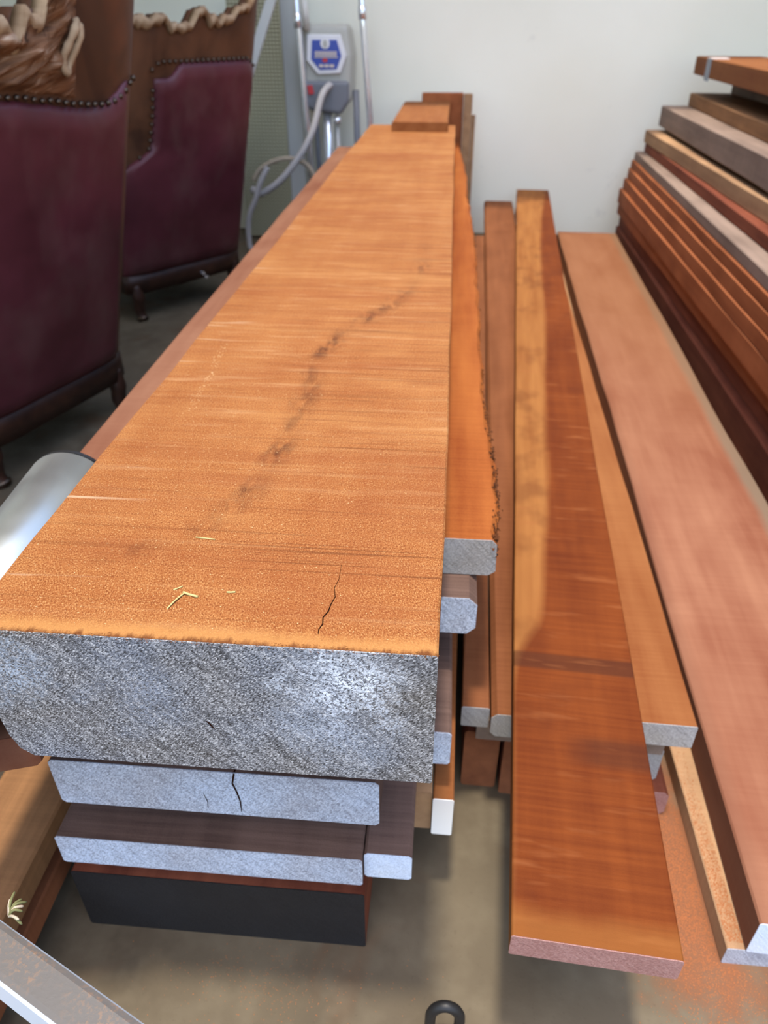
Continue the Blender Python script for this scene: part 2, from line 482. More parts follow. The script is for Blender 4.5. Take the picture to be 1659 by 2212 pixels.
tag(mesh_obj('ceiling', V, Fc, M['ceiling']), 'pale roof sheeting over the back of the shed, unseen side strips added for shade', kind='structure')

# ------------------------------------------------------------------ timber
def wobble(seed, amp, y, f=1.0):
    return amp*(noise.noise((y*2.1*f, seed*13.7, 0.3)) + .5*noise.noise((y*7.3*f, seed*5.1, 7.7)))

def profile(w_, t, b):
    return [(b,0),(w_-b,0),(w_,b),(w_,t-b),(w_-b,t),(b,t),(0,t-b),(0,b)]

def board(name, label, loc, rz, w_, L, t, mat, end=None, end_label=None, seg=16, bev=.003, wob=.0015,
          live=None, skew=0.0, group=None, cat='timber board', pitch=0.0, seed=None, prof=None):
    """local x across, y along the length, z up; origin at the front left lower corner"""
    seed = random.random()*90 if seed is None else seed
    pr = prof or profile(w_, t, bev)
    n = len(pr)
    V, Fc = [], []
    ys = [L*i/seg for i in range(seg+1)]
    for i, y in enumerate(ys):
        dl = wobble(seed, wob, y); dr = wobble(seed+3, wob, y)
        for (x, z) in pr:
            q = x/w_
            xx = x + dl*(1-q) + dr*q
            if live:
                lx, amp, dx = live(y), .006, 0
                xx = x + (lx - w_)*max(0, (q-.5)*2) + (amp*noise.noise((y*16, z*40, seed)) if q > .9 else 0)
            yy = y + (skew*(x - w_) if i == 0 else 0)
            V.append((xx, yy, z))
    for i in range(seg):
        for k in range(n):
            k2 = (k+1) % n
            Fc.append((i*n+k, i*n+k2, (i+1)*n+k2, (i+1)*n+k))
    Fc.append(tuple(range(n))); Fc.append(tuple(seg*n+k for k in range(n)))
    o = mesh_obj(name, V, Fc, mat)
    o.location = loc; o.rotation_euler = (pitch, 0, rz)
    tag(o, label, cat, group)
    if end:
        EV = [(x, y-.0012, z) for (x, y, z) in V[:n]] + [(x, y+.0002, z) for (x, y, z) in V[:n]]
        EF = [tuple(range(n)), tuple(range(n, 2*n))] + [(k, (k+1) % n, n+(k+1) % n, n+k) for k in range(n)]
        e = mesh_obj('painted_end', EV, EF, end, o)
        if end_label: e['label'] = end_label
    return o

G1 = 'timbers in the central stack'
G2 = 'planks laid on bearers beside the stack'
G3 = 'boards in the pile against the right side'

# the big beam on top of the stack (rounded lower left corner)
bp = [(.022,0),(.423,0),(.4245,.002),(.424,.168),(.422,.17),(.001,.17),(0,.169),(.001,.06),(.004,.028),(.010,.010)]
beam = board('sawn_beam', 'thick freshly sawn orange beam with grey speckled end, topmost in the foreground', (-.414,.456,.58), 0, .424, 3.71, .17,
             M['beam'], M['end_beam'], 'grey speckled painted end with white and bluish sky sheen painted in', seg=60, wob=.004, prof=bp, group=G1, cat='timber beam', seed=4)
def ribbon(name, pts, widths, parent, z_axis=True):
    V, Fc = [], []
    for i, p in enumerate(pts):
        p = Vector(p); t = (Vector(pts[min(i+1,len(pts)-1)]) - Vector(pts[max(i-1,0)])).normalized()
        sd = t.cross(Vector((0,0,1)) if z_axis else Vector((0,1,0))).normalized()*widths[i]*.5
        up = Vector((0,0,.0004)) if z_axis else Vector((0,-.0004,0))
        V += [tuple(p+sd), tuple(p-sd), tuple(p-sd+up), tuple(p+sd+up)]
    for i in range(len(pts)-1):
        for k in range(4):
            k2 = (k+1) % 4
            Fc.append((i*4+k, i*4+k2, (i+1)*4+k2, (i+1)*4+k))
    return mesh_obj(name, V, Fc, M['crack'], parent)
cp = [(.324,.118,.17),(.3245,.095,.17),(.322,.082,.17),(.3245,.069,.17),(.322,.058,.17),(.321,.048,.17),(.3175,.040,.17),(.3185,.031,.17),(.316,.024,.17),(.3165,.018,.17)]
ribbon('drying_crack', cp, [.0002,.0004,.0005,.0008,.0010,.0012,.0012,.0011,.0009,.0004], beam)['label'] = 'thin dark drying crack'
V, Fc = [], []
kc = [(.208,.070),(.212,.066),(.2155,.058),(.2125,.062)]
b0 = [(x,-.0018,z) for x, z in kc] + [(x,-.0010,z) for x, z in kc]
mesh_obj('paint_chip', b0, [(0,1,2,3),(4,5,6,7)]+[(k,(k+1)%4,4+(k+1)%4,4+k) for k in range(4)], M['crack'], beam)['label'] = 'small dark gouge in the painted end'
# frayed splinters along the front upper edge and right corner
V, Fc = [], []
for i in range(420):
    x = random.uniform(.0,.423); y = random.gauss(0.0,.0025); l = random.uniform(.001,.004); a = random.uniform(-1.2,1.2)
    p0 = Vector((x, y, .1702)); p1 = p0 + Vector((math.sin(a)*l, -abs(math.cos(a))*l*.6, random.uniform(-.3,.4)*l))
    sd = Vector((.00022,.0001,.0002)); b = len(V)
    V += [tuple(p0-sd), tuple(p0+sd), tuple(p1), tuple(p0+Vector((0,0,.0004)))]
    Fc += [(b,b+1,b+2),(b+1,b+3,b+2),(b+3,b,b+2),(b,b+3,b+1)]
tag(mesh_obj('frayed_splinters', V, Fc, M['sawn'], beam), 'frayed fibres along the sawn edge', kind='stuff')

# second layer: two boards side by side under the beam
board('plank', 'dusty pink brown plank jutting out left under the big beam', (-.612,.478,.532), math.radians(.65), .205, 4.20, .048, M['dusty'],
      M['dusty'], seg=24, skew=.3, group=G1, wob=.004, bev=.006)
LP = [(0,.475),(.09,.480),(.22,.481),(.49,.470),(.8,.469),(1.07,.474),(1.5,.477),(2.0,.471),(2.48,.458),(2.92,.462),(4.2,.415)]
def live_edge(y):
    for (a, b), (c, d) in zip(LP, LP[1:]):
        if y <= c: 
            t = (y-a)/(c-a); return b + (d-b)*t + .004*noise.noise((y*9, 3.3, 1.1))
    return LP[-1][1]
live_board = board('live_edge_board', 'orange board with rough waney right edge, just under the big beam', (-.385,.866,.5165), 0, .477, 4.0, .063, M['live'],
      M['end_grey'], 'rough pale grey end', seg=160, group=G1, live=live_edge, bev=.008, seed=11)
V, Fc = [], []
for i in range(1400):
    y = min(abs(random.gauss(0, .30)), 1.6) if i < 1000 else random.uniform(.2, 2.6)
    x = live_edge(y) + random.gauss(-.0025, .0028); z = random.uniform(.012, .0640)
    r = random.uniform(.0010, .0032); b = len(V)
    for d in ((1,0,0),(-1,0,0),(0,1.6,0),(0,-1.6,0),(0,0,1),(0,0,-1)):
        V.append((x+d[0]*r*random.uniform(.6,1.3), y+d[1]*r*random.uniform(.6,1.6), z+d[2]*r*random.uniform(.4,.9)))
    Fc += [(b,b+2,b+4),(b+2,b+1,b+4),(b+1,b+3,b+4),(b+3,b,b+4),(b+2,b,b+5),(b+1,b+2,b+5),(b+3,b+1,b+5),(b,b+3,b+5)]
tag(mesh_obj('bark_crumbs', V, Fc, M['bark'], live_board), 'dark crumbly bark along the waney edge', kind='stuff')
# lower layers
board('plank', 'plank with rounded light blue end right below the rough waney board', (-.39,.812,.449), 0, .456, 3.6, .066, M['greybrown'],
      M['end_blue'], 'light blue painted end', bev=.012, group=G1)
b2 = board('plank', 'plank with cracked pale blue grey end directly beneath the beam front', (-.459,.548,.364), 0, .407, 3.6, .083, M['greybrown'],
      M['end_blue'], 'pale blue grey painted end with a crack', bev=.005, group=G1, seg=20)
ribbon('end_crack', [(.233,-.0015,.083),(.229,-.0015,.064),(.233,-.0015,.045),(.235,-.0015,.030),(.2345,-.0015,.008)], [.0022,.0022,.002,.0018,.0008], b2, False)
ribbon('end_crack', [(.190,-.0015,.040),(.193,-.0015,.024),(.192,-.0015,.010)], [.0005,.0008,.0004], b2, False)
ribbon('drying_crack', [(.233,.0,.083),(.236,.05,.083),(.234,.12,.083)], [.002,.0016,.0006], b2)
board('plank', 'board whose dark blue grey end shows right of the beam corner', (-.44,.698,.297), 0, .477, 3.5, .067, M['greybrown'],
      M['end_blue'], 'dark blue grey end', bev=.004, group=G1)
b3 = board('plank', 'knotty plank with bright blue grey end above the black block', (-.484,.540,.240), 0, .410, 3.5, .057, M['greybrown'],
      M['end_blue'], 'bright blue grey end', bev=.003, group=G1)
V, Fc = [], []
tube(V, Fc, [(.235+.008*math.cos(k*.55), .045+.010*math.sin(k*.55), 0.0548) for k in range(12)], .0022, 6, False)
mesh_obj('knot', V, Fc, M['darkwood'], b3, True)['label'] = 'dark ringed knot'
board('narrow_board', 'narrow grey board with glossy pale blue end beside the knotty plank', (-.072,.550,.245), 0, .062, 3.3, .052, M['greybrown'],
      M['end_bright'], 'glossy pale blue end', bev=.004, group=G1)
board('stick', 'square stick with white painted end low on the stack side', (.017,.680,.152), math.radians(-.8), .030, 3.0, .086, M['mid'],
      M['end_white'], 'white painted end', bev=.002, group=G1)
board('stick', 'square stick with dusty tan end left of the white tipped one', (-.016,.690,.150), 0, .031, 3.0, .088, M['tan'],
      M['tan'], bev=.002, group=G1)
board('bearer_board', 'shadowed board between the black block and the knotty plank', (-.49,.80,.147), 0, .46, 3.2, .092, M['dull'], bev=.003, group=G1)
board('end_block', 'heavy block with black painted end at the bottom of the stack', (-.516,.578,0), 0, .440, 3.4, .146, M['darkred'],
      M['end_black'], 'black painted end', bev=.003, group=G1, cat='timber beam')
# boards to the left of the stack, low down
board('plank', 'brown plank low at the left beside the stack', (-.668,.18,.145), 0, .117, 2.2, .055, M['brown'], bev=.004, group='low boards left of the stack')
board('plank', 'dark brown board underneath the low left plank', (-.70,.18,.055), 0, .138, 2.1, .045, M['dull'], bev=.003, group='low boards left of the stack')
board('block', 'squared block on the floor under the low left boards', (-.69,.25,0), 0, .085, 1.8, .055, M['dull'], bev=.003, group='low boards left of the stack')
# far end of the stack
board('plank', 'short orange board lying on the far end of the beam', (-.29,3.90,.75), 0, .265, 1.04, .040, M['mid'], bev=.004, group=G1)
def upright(label, x0, x1, y0, y1, z1, mat):
    o = box_obj('upright_plank', 0, x1-x0, 0, y1-y0, 0, z1, mat, None, .004)
    o.location = (x0, y0, 0); tag(o, label, 'timber board', 'planks stood against the back wall')
upright('brown plank standing against the wall behind the stack', -.19, .052, 4.96, 5.01, .832, M['redbrown'])
upright('grey weathered plank standing at the wall behind the stack', .054, .105, 4.92, 4.98, .83, M['tan'])
upright('thin tan plank standing right of the grey upright one', .107, .128, 4.95, 4.99, .72, M['tan'])

# planks on bearers, right of the stack
board('plank', 'long narrow plank with pale left strip and dark red heartwood, highest on the right', (.113,.460,.259), math.radians(-3.78), .196, 4.60, .041, M['plank'],
      M['end_mauve'], 'dusty mauve end', bev=.002, group=G2, seg=24, wob=.002)
board('plank', 'orange plank with pale grey end sticking out right of the narrow plank', (.285,.838,.205), math.radians(-1.6), .152, 3.9, .050, M['mid'],
      M['end_grey'], 'pale grey end', bev=.002, group=G2, seg=24, wob=.006)
board('plank', 'brown plank between the stack and the long narrow plank', (.107,.836,.200), math.radians(-1.5), .172, 4.1, .052, M['redbrown_lit'],
      M['end_grey'], 'pale grey end', bev=.009, group=G2)
board('narrow_board', 'narrow orange board against the left of the brown plank', (.058,.850,.205), math.radians(-1.5), .046, 3.2, .045, M['redbrown_lit'],
      M['end_grey'], 'pale grey end', bev=.002, group=G2)
board('plank', 'short grey edged plank beneath the brown and orange planks', (.088,.868,.150), math.radians(-1.5), .318, 3.4, .049, M['greywood'], bev=.002, group=G2)
board('squared_timber', 'dark squared timber on the floor under the brown plank', (.070,.885,0), math.radians(-1.5), .064, 3.4, .149, M['darkred'], M['dull'], bev=.004, group=G2)
board('squared_timber', 'dark squared timber on the floor under the narrow plank', (.140,.872,0), math.radians(-1.5), .110, 3.4, .149, M['darkred'], M['dull'], bev=.004, group=G2)
board('squared_timber', 'mauve ended timber on the floor beneath the orange plank', (.28,.855,0), math.radians(-1.5), .155, 3.4, .060, M['darkred'], M['end_mauve'], bev=.008, group=G2)
board('squared_timber', 'grey ended board on the mauve ended floor timber', (.265,.880,.060), math.radians(-1.5), .150, 3.4, .089, M['darkred'], M['end_grey'], bev=.008, group=G2)

# wide slabs on the floor at the right
board('wide_slab', 'wide dusty pink slab lying on the floor at right', (.492,.598,.042), math.radians(-2.3), .345, 4.15, .078, M['slab_floor'],
      M['end_bright'], 'pale blue end', bev=.003, group='slabs on the floor', seg=24, wob=.006)
board('wide_slab', 'thin sawdust strewn slab under the wide pink slab', (.466,.600,0), math.radians(-.3), .38, 3.9, .041, M['tan'],
      M['end_blue'], 'blue grey end', bev=.002, group='slabs on the floor')

# pile at right: (left far x, slope angle, z0, z1, width, material, label)
def pile(label, xf, ang, z0, z1, wd, mat, y0=1.45, y1=4.9, name='plank'):
    a = -math.radians(ang)
    L = (y1-y0)/math.cos(a)
    x0 = xf + math.tan(a)*(y1-y0)
    board(name, label, (x0, y0, z0), a, wd, L, z1-z0, mat, bev=.004, wob=.004, group=G3)
pile('dark red squared timber at the very bottom of the right pile', 1.035, 1.2, 0, .126, .42, M['darkred'])
pile('dark board second from the floor in the right pile', 1.045, .7, .126, .198, .45, M['darkred'])
pile('red brown board third from the floor in the right pile', 1.024, .65, .198, .262, .45, M['redbrown'])
pile('red brown board fourth from the floor in the right pile', 1.016, 1.07, .262, .344, .45, M['redbrown'])
pile('orange brown board fifth from the floor in the right pile', 1.033, 1.45, .344, .401, .45, M['redbrown'])
pile('orange brown board sixth from the floor in the right pile', 1.047, 1.7, .401, .457, .45, M['redbrown'])
pile('red brown board just below the grey board of the right pile', 1.062, 1.9, .457, .500, .45, M['redbrown'])
pile('grey weathered board in the middle of the right pile', 1.075, 2.1, .500, .545, .45, M['greywood'])
pile('set back dark red board under the tan topped plank', 1.125, 1.5, .545, .594, .42, M['darkred'])
pile('plank with pale tan top face in the right pile', 1.111, -.08, .594, .659, .46, M['tan'], y0=2.0)
pile('grey brown plank resting on the tan topped plank', 1.177, 1.46, .680, .782, .46, M['greywood'], y0=2.0)
pile('spacer batten between the tan and the grey brown planks', 1.25, 1.0, .659, .680, .30, M['greywood'], y0=2.2, y1=4.7, name='batten')
pile('brown plank second from the top of the right pile', 1.319, 2.81, .782, .846, .45, M['brown'], y0=2.3)
pile('short grey block under the topmost board of the right pile', 1.53, 1.5, .846, .935, .24, M['greywood'], y0=3.0, y1=4.86, name='block')
top = board('plank', 'orange board with grey strap, topmost on the right pile', (1.235,3.25,.937), math.radians(-2.8), .34, 1.66, .085, M['mid'], bev=.004, wob=.003, group=G3)
V, Fc = [], []; y_ = 1.28
box(V, Fc, -.006, -.001, y_, y_+.085, -.012, .087)
mesh_obj('strap', V, Fc, M['tape'], top)
V, Fc = [], []; box(V, Fc, -.006, .08, y_-.01, y_+.075, .0855, .090)
mesh_obj('strap_fold', V, Fc, M['tapewhite'], top)

# ------------------------------------------------------------------ loose bits on the beam
def straw(label, pts, r, name='dry_straw'):
    o = tube_obj(name, spline(pts, 4), r, M['straw'], None, 6)
    tag(o, label, 'straw', 'straw bits on the beam')
straw('longest bent straw lying near the beam front', [(-.240,.495,.7508),(-.236,.506,.7518),(-.231,.517,.7514)], .0008)
straw('flat pale straw touching the bent straw tip', [(-.232,.518,.7520),(-.226,.516,.7514),(-.217,.514,.7508)], .0012)
straw('short straight straw left of the heart stain', [(-.247,.607,.7506),(-.236,.606,.7507),(-.226,.605,.7506)], .0007)
straw('tiny straw fleck behind the bent straw', [(-.192,.523,.7506),(-.188,.523,.7507),(-.184,.524,.7506)], .0009)
straw('tiny straw fleck left of the bent straw', [(-.243,.522,.7506),(-.239,.525,.7507),(-.236,.528,.7506)], .0007)
def chips(name, label, n, fn, mat, size):
    V, Fc = [], []
    for i in range(n):
        x, y, z = fn()
        a = random.uniform(0, 6.28); l = random.uniform(.4, 1.0)*size; q = l*random.uniform(.35, .8)
        ca, sa = math.cos(a), math.sin(a); h = l*.35; b = len(V)
        V += [(x+ca*l, y+sa*l, z), (x-sa*q, y+ca*q, z), (x-ca*l, y-sa*l, z), (x+sa*q, y-ca*q, z), (x, y, z+h)]
        Fc += [(b,b+1,b+4),(b+1,b+2,b+4),(b+2,b+3,b+4),(b+3,b,b+4),(b+3,b+2,b+1,b)]
    tag(mesh_obj(name, V, Fc, mat), label, 'sawdust', kind='stuff')
def on_beam():
    y = .47 + abs(random.gauss(0, .33)); x = random.choice([random.uniform(-.40,.0), random.gauss(-.30,.07)])
    return (max(-.405, min(.0, x)), min(y, 2.2), .7502)
chips('sawdust_specks', 'pale sawdust specks scattered on the beam top', 700, on_beam, M['chip'], .0011)
def on_line():
    t = random.random()
    return (-.342-.016*t+random.gauss(0,.003), .90+t*.24+random.gauss(0,.008), .7502)
chips('chalk_crumbs', 'line of pale crumbs along the left of the beam top', 90, on_line, M['chip'], .0016)
def on_floor():
    while True:
        y = random.gauss(.72, .11); x = random.gauss(.425+.10*max(0,.75-y), .045)
        if x < .462 and y > .52: return (x, y, .0003)
        if y < .594 and y > .5: return (x, y, .0003)
chips('floor_sawdust', 'orange sawdust spilled on the floor by the slabs', 13000, on_floor, M['chip2'], .0013)
def on_slab():
    y = .61+abs(random.gauss(0,.16)); return (random.uniform(.468,.492)+.0*y, y, .0413)
chips('slab_sawdust', 'orange sawdust on the thin slab edge', 2600, on_slab, M['chip2'], .0013)
def on_floor2():
    return (random.gauss(-.22,.09), random.gauss(.515,.03), .0003)
chips('stack_sawdust', 'faint brown sawdust in front of the black block', 500, on_floor2, M['chip2'], .0012)

# ------------------------------------------------------------------ pipe, steel bar, black loop
pipe = empty('roller_pipe', (-.515,.855,.643), math.radians(4.6))
tag(pipe, 'dusty stainless steel pipe lying left of the beam', 'pipe')
V, Fc = [], []
for yy_, r in ((0,.055),(-.004,.060),(-.42,.060)):
    for k in range(48):
        th = 2*math.pi*k/48; V.append((r*math.cos(th), yy_, r*math.sin(th)))
for i in range(2):
    for k in range(48): Fc.append((i*48+k, i*48+(k+1)%48, (i+1)*48+(k+1)%48, (i+1)*48+k))
Fc.append(tuple(range(48))); Fc.append(tuple(96+k for k in range(48)))
o = mesh_obj('barrel', V, Fc, M['stainless'], pipe, True)
V, Fc = [], []
tube(V, Fc, [(0,.0,0),(0,.006,0)], .0585, 48)
mesh_obj('end_cap', V, Fc, M['rubber'], pipe)

bar = empty('steel_trestle', (-.60,.405,0), math.atan2(-.066,.149))
tag(bar, 'grey painted steel trestle bar in the lower left corner', 'trestle')
def rbox(name, x0, x1, y0, y1, z0, z1, mat, parent, bev=.004):
    return box_obj(name, x0, x1, y0, y1, z0, z1, mat, parent, bev)
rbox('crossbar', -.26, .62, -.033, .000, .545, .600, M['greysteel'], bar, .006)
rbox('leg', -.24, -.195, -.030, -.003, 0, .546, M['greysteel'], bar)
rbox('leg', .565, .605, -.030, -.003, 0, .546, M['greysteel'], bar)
# tuft of dry grass on the bar
tuft = empty('grass_tuft', (-.326,.288,.600)); tag(tuft, 'dry green grass tuft on the grey steel bar', 'grass')
for i in range(9):
    a = random.uniform(-.6, 1.8); l = random.uniform(.010,.022)
    p = [(0,0,0),(math.cos(a)*l*.5, math.sin(a)*l*.4, .005+random.random()*.003),(math.cos(a)*l, math.sin(a)*l*.8, random.uniform(.001,.008))]
    tube_obj('blade', spline(p, 4), [.0011]*8+[.0004], M['drygrass'] if i % 3 else M['cordtan'], tuft, 6)
V, Fc = [], []
pts = [(.020*math.cos(t)+.0, .0, .065+.034*math.sin(t)) for t in [math.pi*k/14 for k in range(15)]]
pts = [(.020,0,.0)] + pts + [(-.020,0,.0)]
tube(V, Fc, pts, .0075, 10)
o = mesh_obj('rubber_loop', V, Fc, M['rubber'], None, True); o.location = (.045,.462,0)
tag(o, 'black rubber loop standing on the floor at the bottom edge', 'loop')

# ------------------------------------------------------------------ throne-like chairs
def sheet(name, P, nu, nv, thick, mat, parent, smooth=True):
    """closed shell: P(s,t) outer surface, thickness along +y (inward)"""
    V, Fc = [], []
    for side in (0, 1):
        for j in range(nv+1):
            for i in range(nu+1):
                x, y, z = P(i/nu, j/nv)
                V.append((x, y+side*thick, z))
    N = (nu+1)*(nv+1); idx = lambda i, j, sd: sd*N + j*(nu+1) + i
    for sd in (0, 1):
        for j in range(nv):
            for i in range(nu):
                Fc.append((idx(i,j,sd), idx(i+1,j,sd), idx(i+1,j+1,sd), idx(i,j+1,sd)))
    for i in range(nu):
        Fc.append((idx(i,0,0), idx(i+1,0,0), idx(i+1,0,1), idx(i,0,1)))
        Fc.append((idx(i,nv,0), idx(i+1,nv,0), idx(i+1,nv,1), idx(i,nv,1)))
    for j in range(nv):
        Fc.append((idx(0,j,0), idx(0,j+1,0), idx(0,j+1,1), idx(0,j,1)))
        Fc.append((idx(nu,j,0), idx(nu,j+1,0), idx(nu,j+1,1), idx(nu,j,1)))
    return mesh_obj(name, V, Fc, mat, parent, smooth)

def smst(a, b, x):
    t = max(0, min(1, (x-a)/(b-a))); return t*t*(3-2*t)

WD = .66
def back_y(x, z):
    q = abs(x-WD/2)/(WD/2)
    return -.30*(z-.20) + .035*q**6

def chair(label, R, u, top_fn, leather_top, left_in, seed, gnarl=None, xr=WD+.004):
    rz = math.atan2(u[1], u[0])
    L0 = (R[0]-WD*u[0], R[1]-WD*u[1], 0)
    c = empty('slab_back_chair', L0, rz)
    tag(c, label, 'chair', 'burgundy leather chairs with slab wood backs')
    def slab(s_, t):
        x = s_*WD; z = .17 + (top_fn(x)-.17)*t
        return (x, back_y(x, z) + (.004*noise.noise((x*9, z*9, seed)) if t < 1 else .01), z)
    sheet('wood_back', slab, 44, 26, .055, M['slab'], c)
    def leather(s_, t):
        zt = leather_top(s_*WD)
        z = .21 + (zt-.21)*t
        xl = left_in(z); x = xl + (xr-xl)*s_
        if s_ < .5: zt2 = zt
        e = min(t, 1-t, ); es = min(s_, 1-s_)
        puff = .016*smst(0, .05, e)*smst(0, .05, es) + .012*smst(0,.4,e)*smst(0,.4,es)
        return (x, back_y(x, z) - .008 - puff + .003*noise.noise((x*5, z*4, seed)), z)
    sheet('leather_panel', leather, 40, 40, .02, M['leather'], c)
    # ornamental nail heads
    nm = None
    def nail(x, z):
        nonlocal nm
        if nm is None:
            bm = bmesh.new(); bmesh.ops.create_icosphere(bm, subdivisions=1, radius=.0085)
            nm = bpy.data.meshes.new('nail_head'); bm.to_mesh(nm); bm.free(); nm.materials.append(M['brass'])
            for p in nm.polygons: p.use_smooth = True
        o = bpy.data.objects.new('nail_head', nm); link(o, c)
        o.location = (x, back_y(x, z) - .012, z)
    n = 24
    for k in range(n+1):
        x = .02 + (WD-.03)*k/n
        z = leather_top(x) + .006
        if x >= left_in(z)-.01: nail(x, z)
    z = .60
    while z < leather_top(.1)-.02:
        if left_in(z) > .02: nail(left_in(z)-.012, z)
        z += .030
    # lower rail, legs, seat and arms
    def rail(s_, t):
        x = s_*WD; z = .13 + .085*t
        return (x, back_y(x, .2) - .012, z)
    sheet('base_rail', rail, 30, 2, .06, M['darkwood'], c)
    for lx, ly in ((.05,.03),(WD-.05,.03),(.05,.56),(WD-.05,.56)):
        pts = [(lx,ly,.16),(lx,ly-.012,.10),(lx,ly-.004,.05),(lx,ly-.018,.0)]
        lg = tube_obj('leg', spline(pts, 4), [.030]*5+[.026]*4+[.022]*3+[.026], M['darkwood'], c, 12)
        V, Fc = [], []; tube(V, Fc, [(lx,ly-.014,.020),(lx,ly-.016,.008)], .029, 12)
        mesh_obj('foot_ring', V, Fc, M['brass'], lg, True)
    box_obj('seat_frame', .02, WD-.02, .06, .60, .14, .24, M['darkwood'], c, .01)
    box_obj('seat_cushion', .06, WD-.06, .09, .60, .24, .44, M['leather'], c, .03)
    for ax in (.0, WD-.07):
        box_obj('arm', ax, ax+.07, .04, .60, .22, .64, M['leather'], c, .025)
    if gnarl: gnarl(c)
    return c

u1 = (.322,.947); u2 = (.60,.80)
def top1(x):
    base = 1.205 + .25*smst(.27,.36,x)
    return base - .045*math.exp(-((x-.205)/.018)**2) + .035*noise.noise((x*14, 2.2, 0)) + .02*noise.noise((x*40, 5.2, 0))
LT = [(0,1.066),(.2,1.038),(.3,1.024),(.4,1.010),(.45,1.004),(.5,1.001),(.55,1.006),(.6,1.027),(.63,1.045),(.66,1.056)]
def lt1(x):
    for (a, b), (c, d) in zip(LT, LT[1:]):
        if x <= c: return b + (d-b)*smst(a, c, x)
    return LT[-1][1]
def gn1(c):
    def bark(s_, t):
        x = .02 + .385*s_; z = (lt1(x)+.02) + (min(top1(x)-.01, 1.32)-lt1(x)-.02)*t
        e = smst(0,.12,s_)*smst(0,.2,1-s_)*smst(0,.15,t)
        h = .035*e*(.6+.9*noise.noise((x*7+z*5, z*26-x*9, 1.0))+.5*noise.noise((x*20, z*60-x*22, 4.0)))
        return (x, back_y(x, z) - .003 - max(0, h), z)
    sheet('gnarled_face', bark, 60, 40, .01, M['gnarl'], c)['label'] = 'rough gnarled bark face with pale ridges'
    V, Fc = [], []
    ring = []
    for k in range(25):
        a = 2*math.pi*k/24
        dx, dz = .012*math.cos(a), .052*math.sin(a)
        x, z = .362 + dx + dz*.42, 1.140 + dz - dx*.3
        ring.append((x, back_y(x, z) - .030 - .006*math.sin(3*a), z))
    tube(V, Fc, ring, [.009 + .004*noise.noise((k*.7, 1.1, 2)) for k in range(25)], 8, False)
    mesh_obj('knot_rim', V, Fc, M['pale_bark'], c, True)['label'] = 'pale rim of a hollow knot'
    cen = [(x*.5 + .362*.5, y + .008, z*.5 + 1.14*.5) for x, y, z in ring]
    mesh_obj('knot_hollow', ring[:24] + [(x, y+.012, z) for x, y, z in cen[:24]], [(k, (k+1) % 24, 24+(k+1) % 24, 24+k) for k in range(24)] + [tuple(range(24, 48))], M['darkwood'], c)
    def lip(s_, t):
        x = .02 + .30*s_; z = min(top1(x), 1.34) - .04*(1-t) + .004
        return (x, back_y(x, z) - .012 - .016*math.sin(t*math.pi), z)
    sheet('pale_edge', lip, 50, 5, .03, M['pale_bark'], c)['label'] = 'pale waney top edge'
chair('burgundy leather chair with gnarled slab top, nearest at left', (-1.12,2.41), u1, top1, lt1, lambda z: 0.0, 3.1, gn1, WD-.045)

def top2(x):
    return 1.20 + .045*noise.noise((x*16, 9.2, 0)) + .03*noise.noise((x*45, 1.2, 0)) + .10*smst(.50,.64,x)
def lt2(x):
    return 1.05 - .05*smst(.17,.08,x) - .03*smst(.60,.66,x)
def li2(z):
    return .125*smst(.66,.76,z) + .015*math.sin(max(0,z-.76)*9)*(z > .76)
def gn2(c):
    def lip(s_, t):
        x = .01 + .60*s_; z = top2(x) - .045*(1-t)*(.5+.8*abs(noise.noise((x*18, 3.3, 8)))) + .004
        return (x, back_y(x, z) - .010 - .014*math.sin(t*math.pi), z)
    sheet('pale_edge', lip, 60, 5, .03, M['pale_bark'], c)['label'] = 'ragged pale waney top edge'
    V, Fc = [], []
    for (x, z) in ((.40,.155),(.415,.135)):
        tube(V, Fc, [(x, back_y(x,.2)-.012, z),(x, back_y(x,.2)-.024, z)], .008, 12)
    mesh_obj('rail_studs', V, Fc, M['chrome'], c)['label'] = 'two shiny studs on the rail'
chair('burgundy leather chair with scalloped nailed side, behind the nearest chair', (-1.05,3.81), u2, top2, lt2, li2, 8.4, gn2)

# ------------------------------------------------------------------ chrome trolley machine at the back wall
mc = empty('pump_trolley', (-.70,4.85,0)); tag(mc, 'chrome framed trolley machine with blue label at the back wall', 'machine')
def loc(p): return (p[0]+.70, p[1]-4.85, p[2])
tube_obj('chrome_rod', [loc(q) for q in ((-.835,4.82,.06),(-.850,4.80,.67),(-.868,4.79,1.15),(-.886,4.78,1.42))], .018, M['chrome'], mc)
tube_obj('chrome_rod', [loc(q) for q in ((-.470,4.82,.06),(-.482,4.80,.71),(-.512,4.79,1.15),(-.530,4.78,1.42))], .018, M['chrome'], mc)
tube_obj('handle', [loc(q) for q in spline([(-.886,4.78,1.42),(-.88,4.77,1.50),(-.70,4.76,1.54),(-.54,4.77,1.50),(-.530,4.78,1.42)], 6)], .013, M['chrome'], mc)
tube_obj('rod_collar', [loc(q) for q in ((-.871,4.79,1.15),(-.874,4.788,1.22))], .023, M['chrome'], mc)
tube_obj('rod_collar', [loc(q) for q in ((-.515,4.79,1.19),(-.518,4.788,1.25))], .023, M['chrome'], mc)
tube_obj('grip', [loc(q) for q in ((-.825,4.80,1.14),(-.835,4.79,1.30))], .018, M['offwhite'], mc)
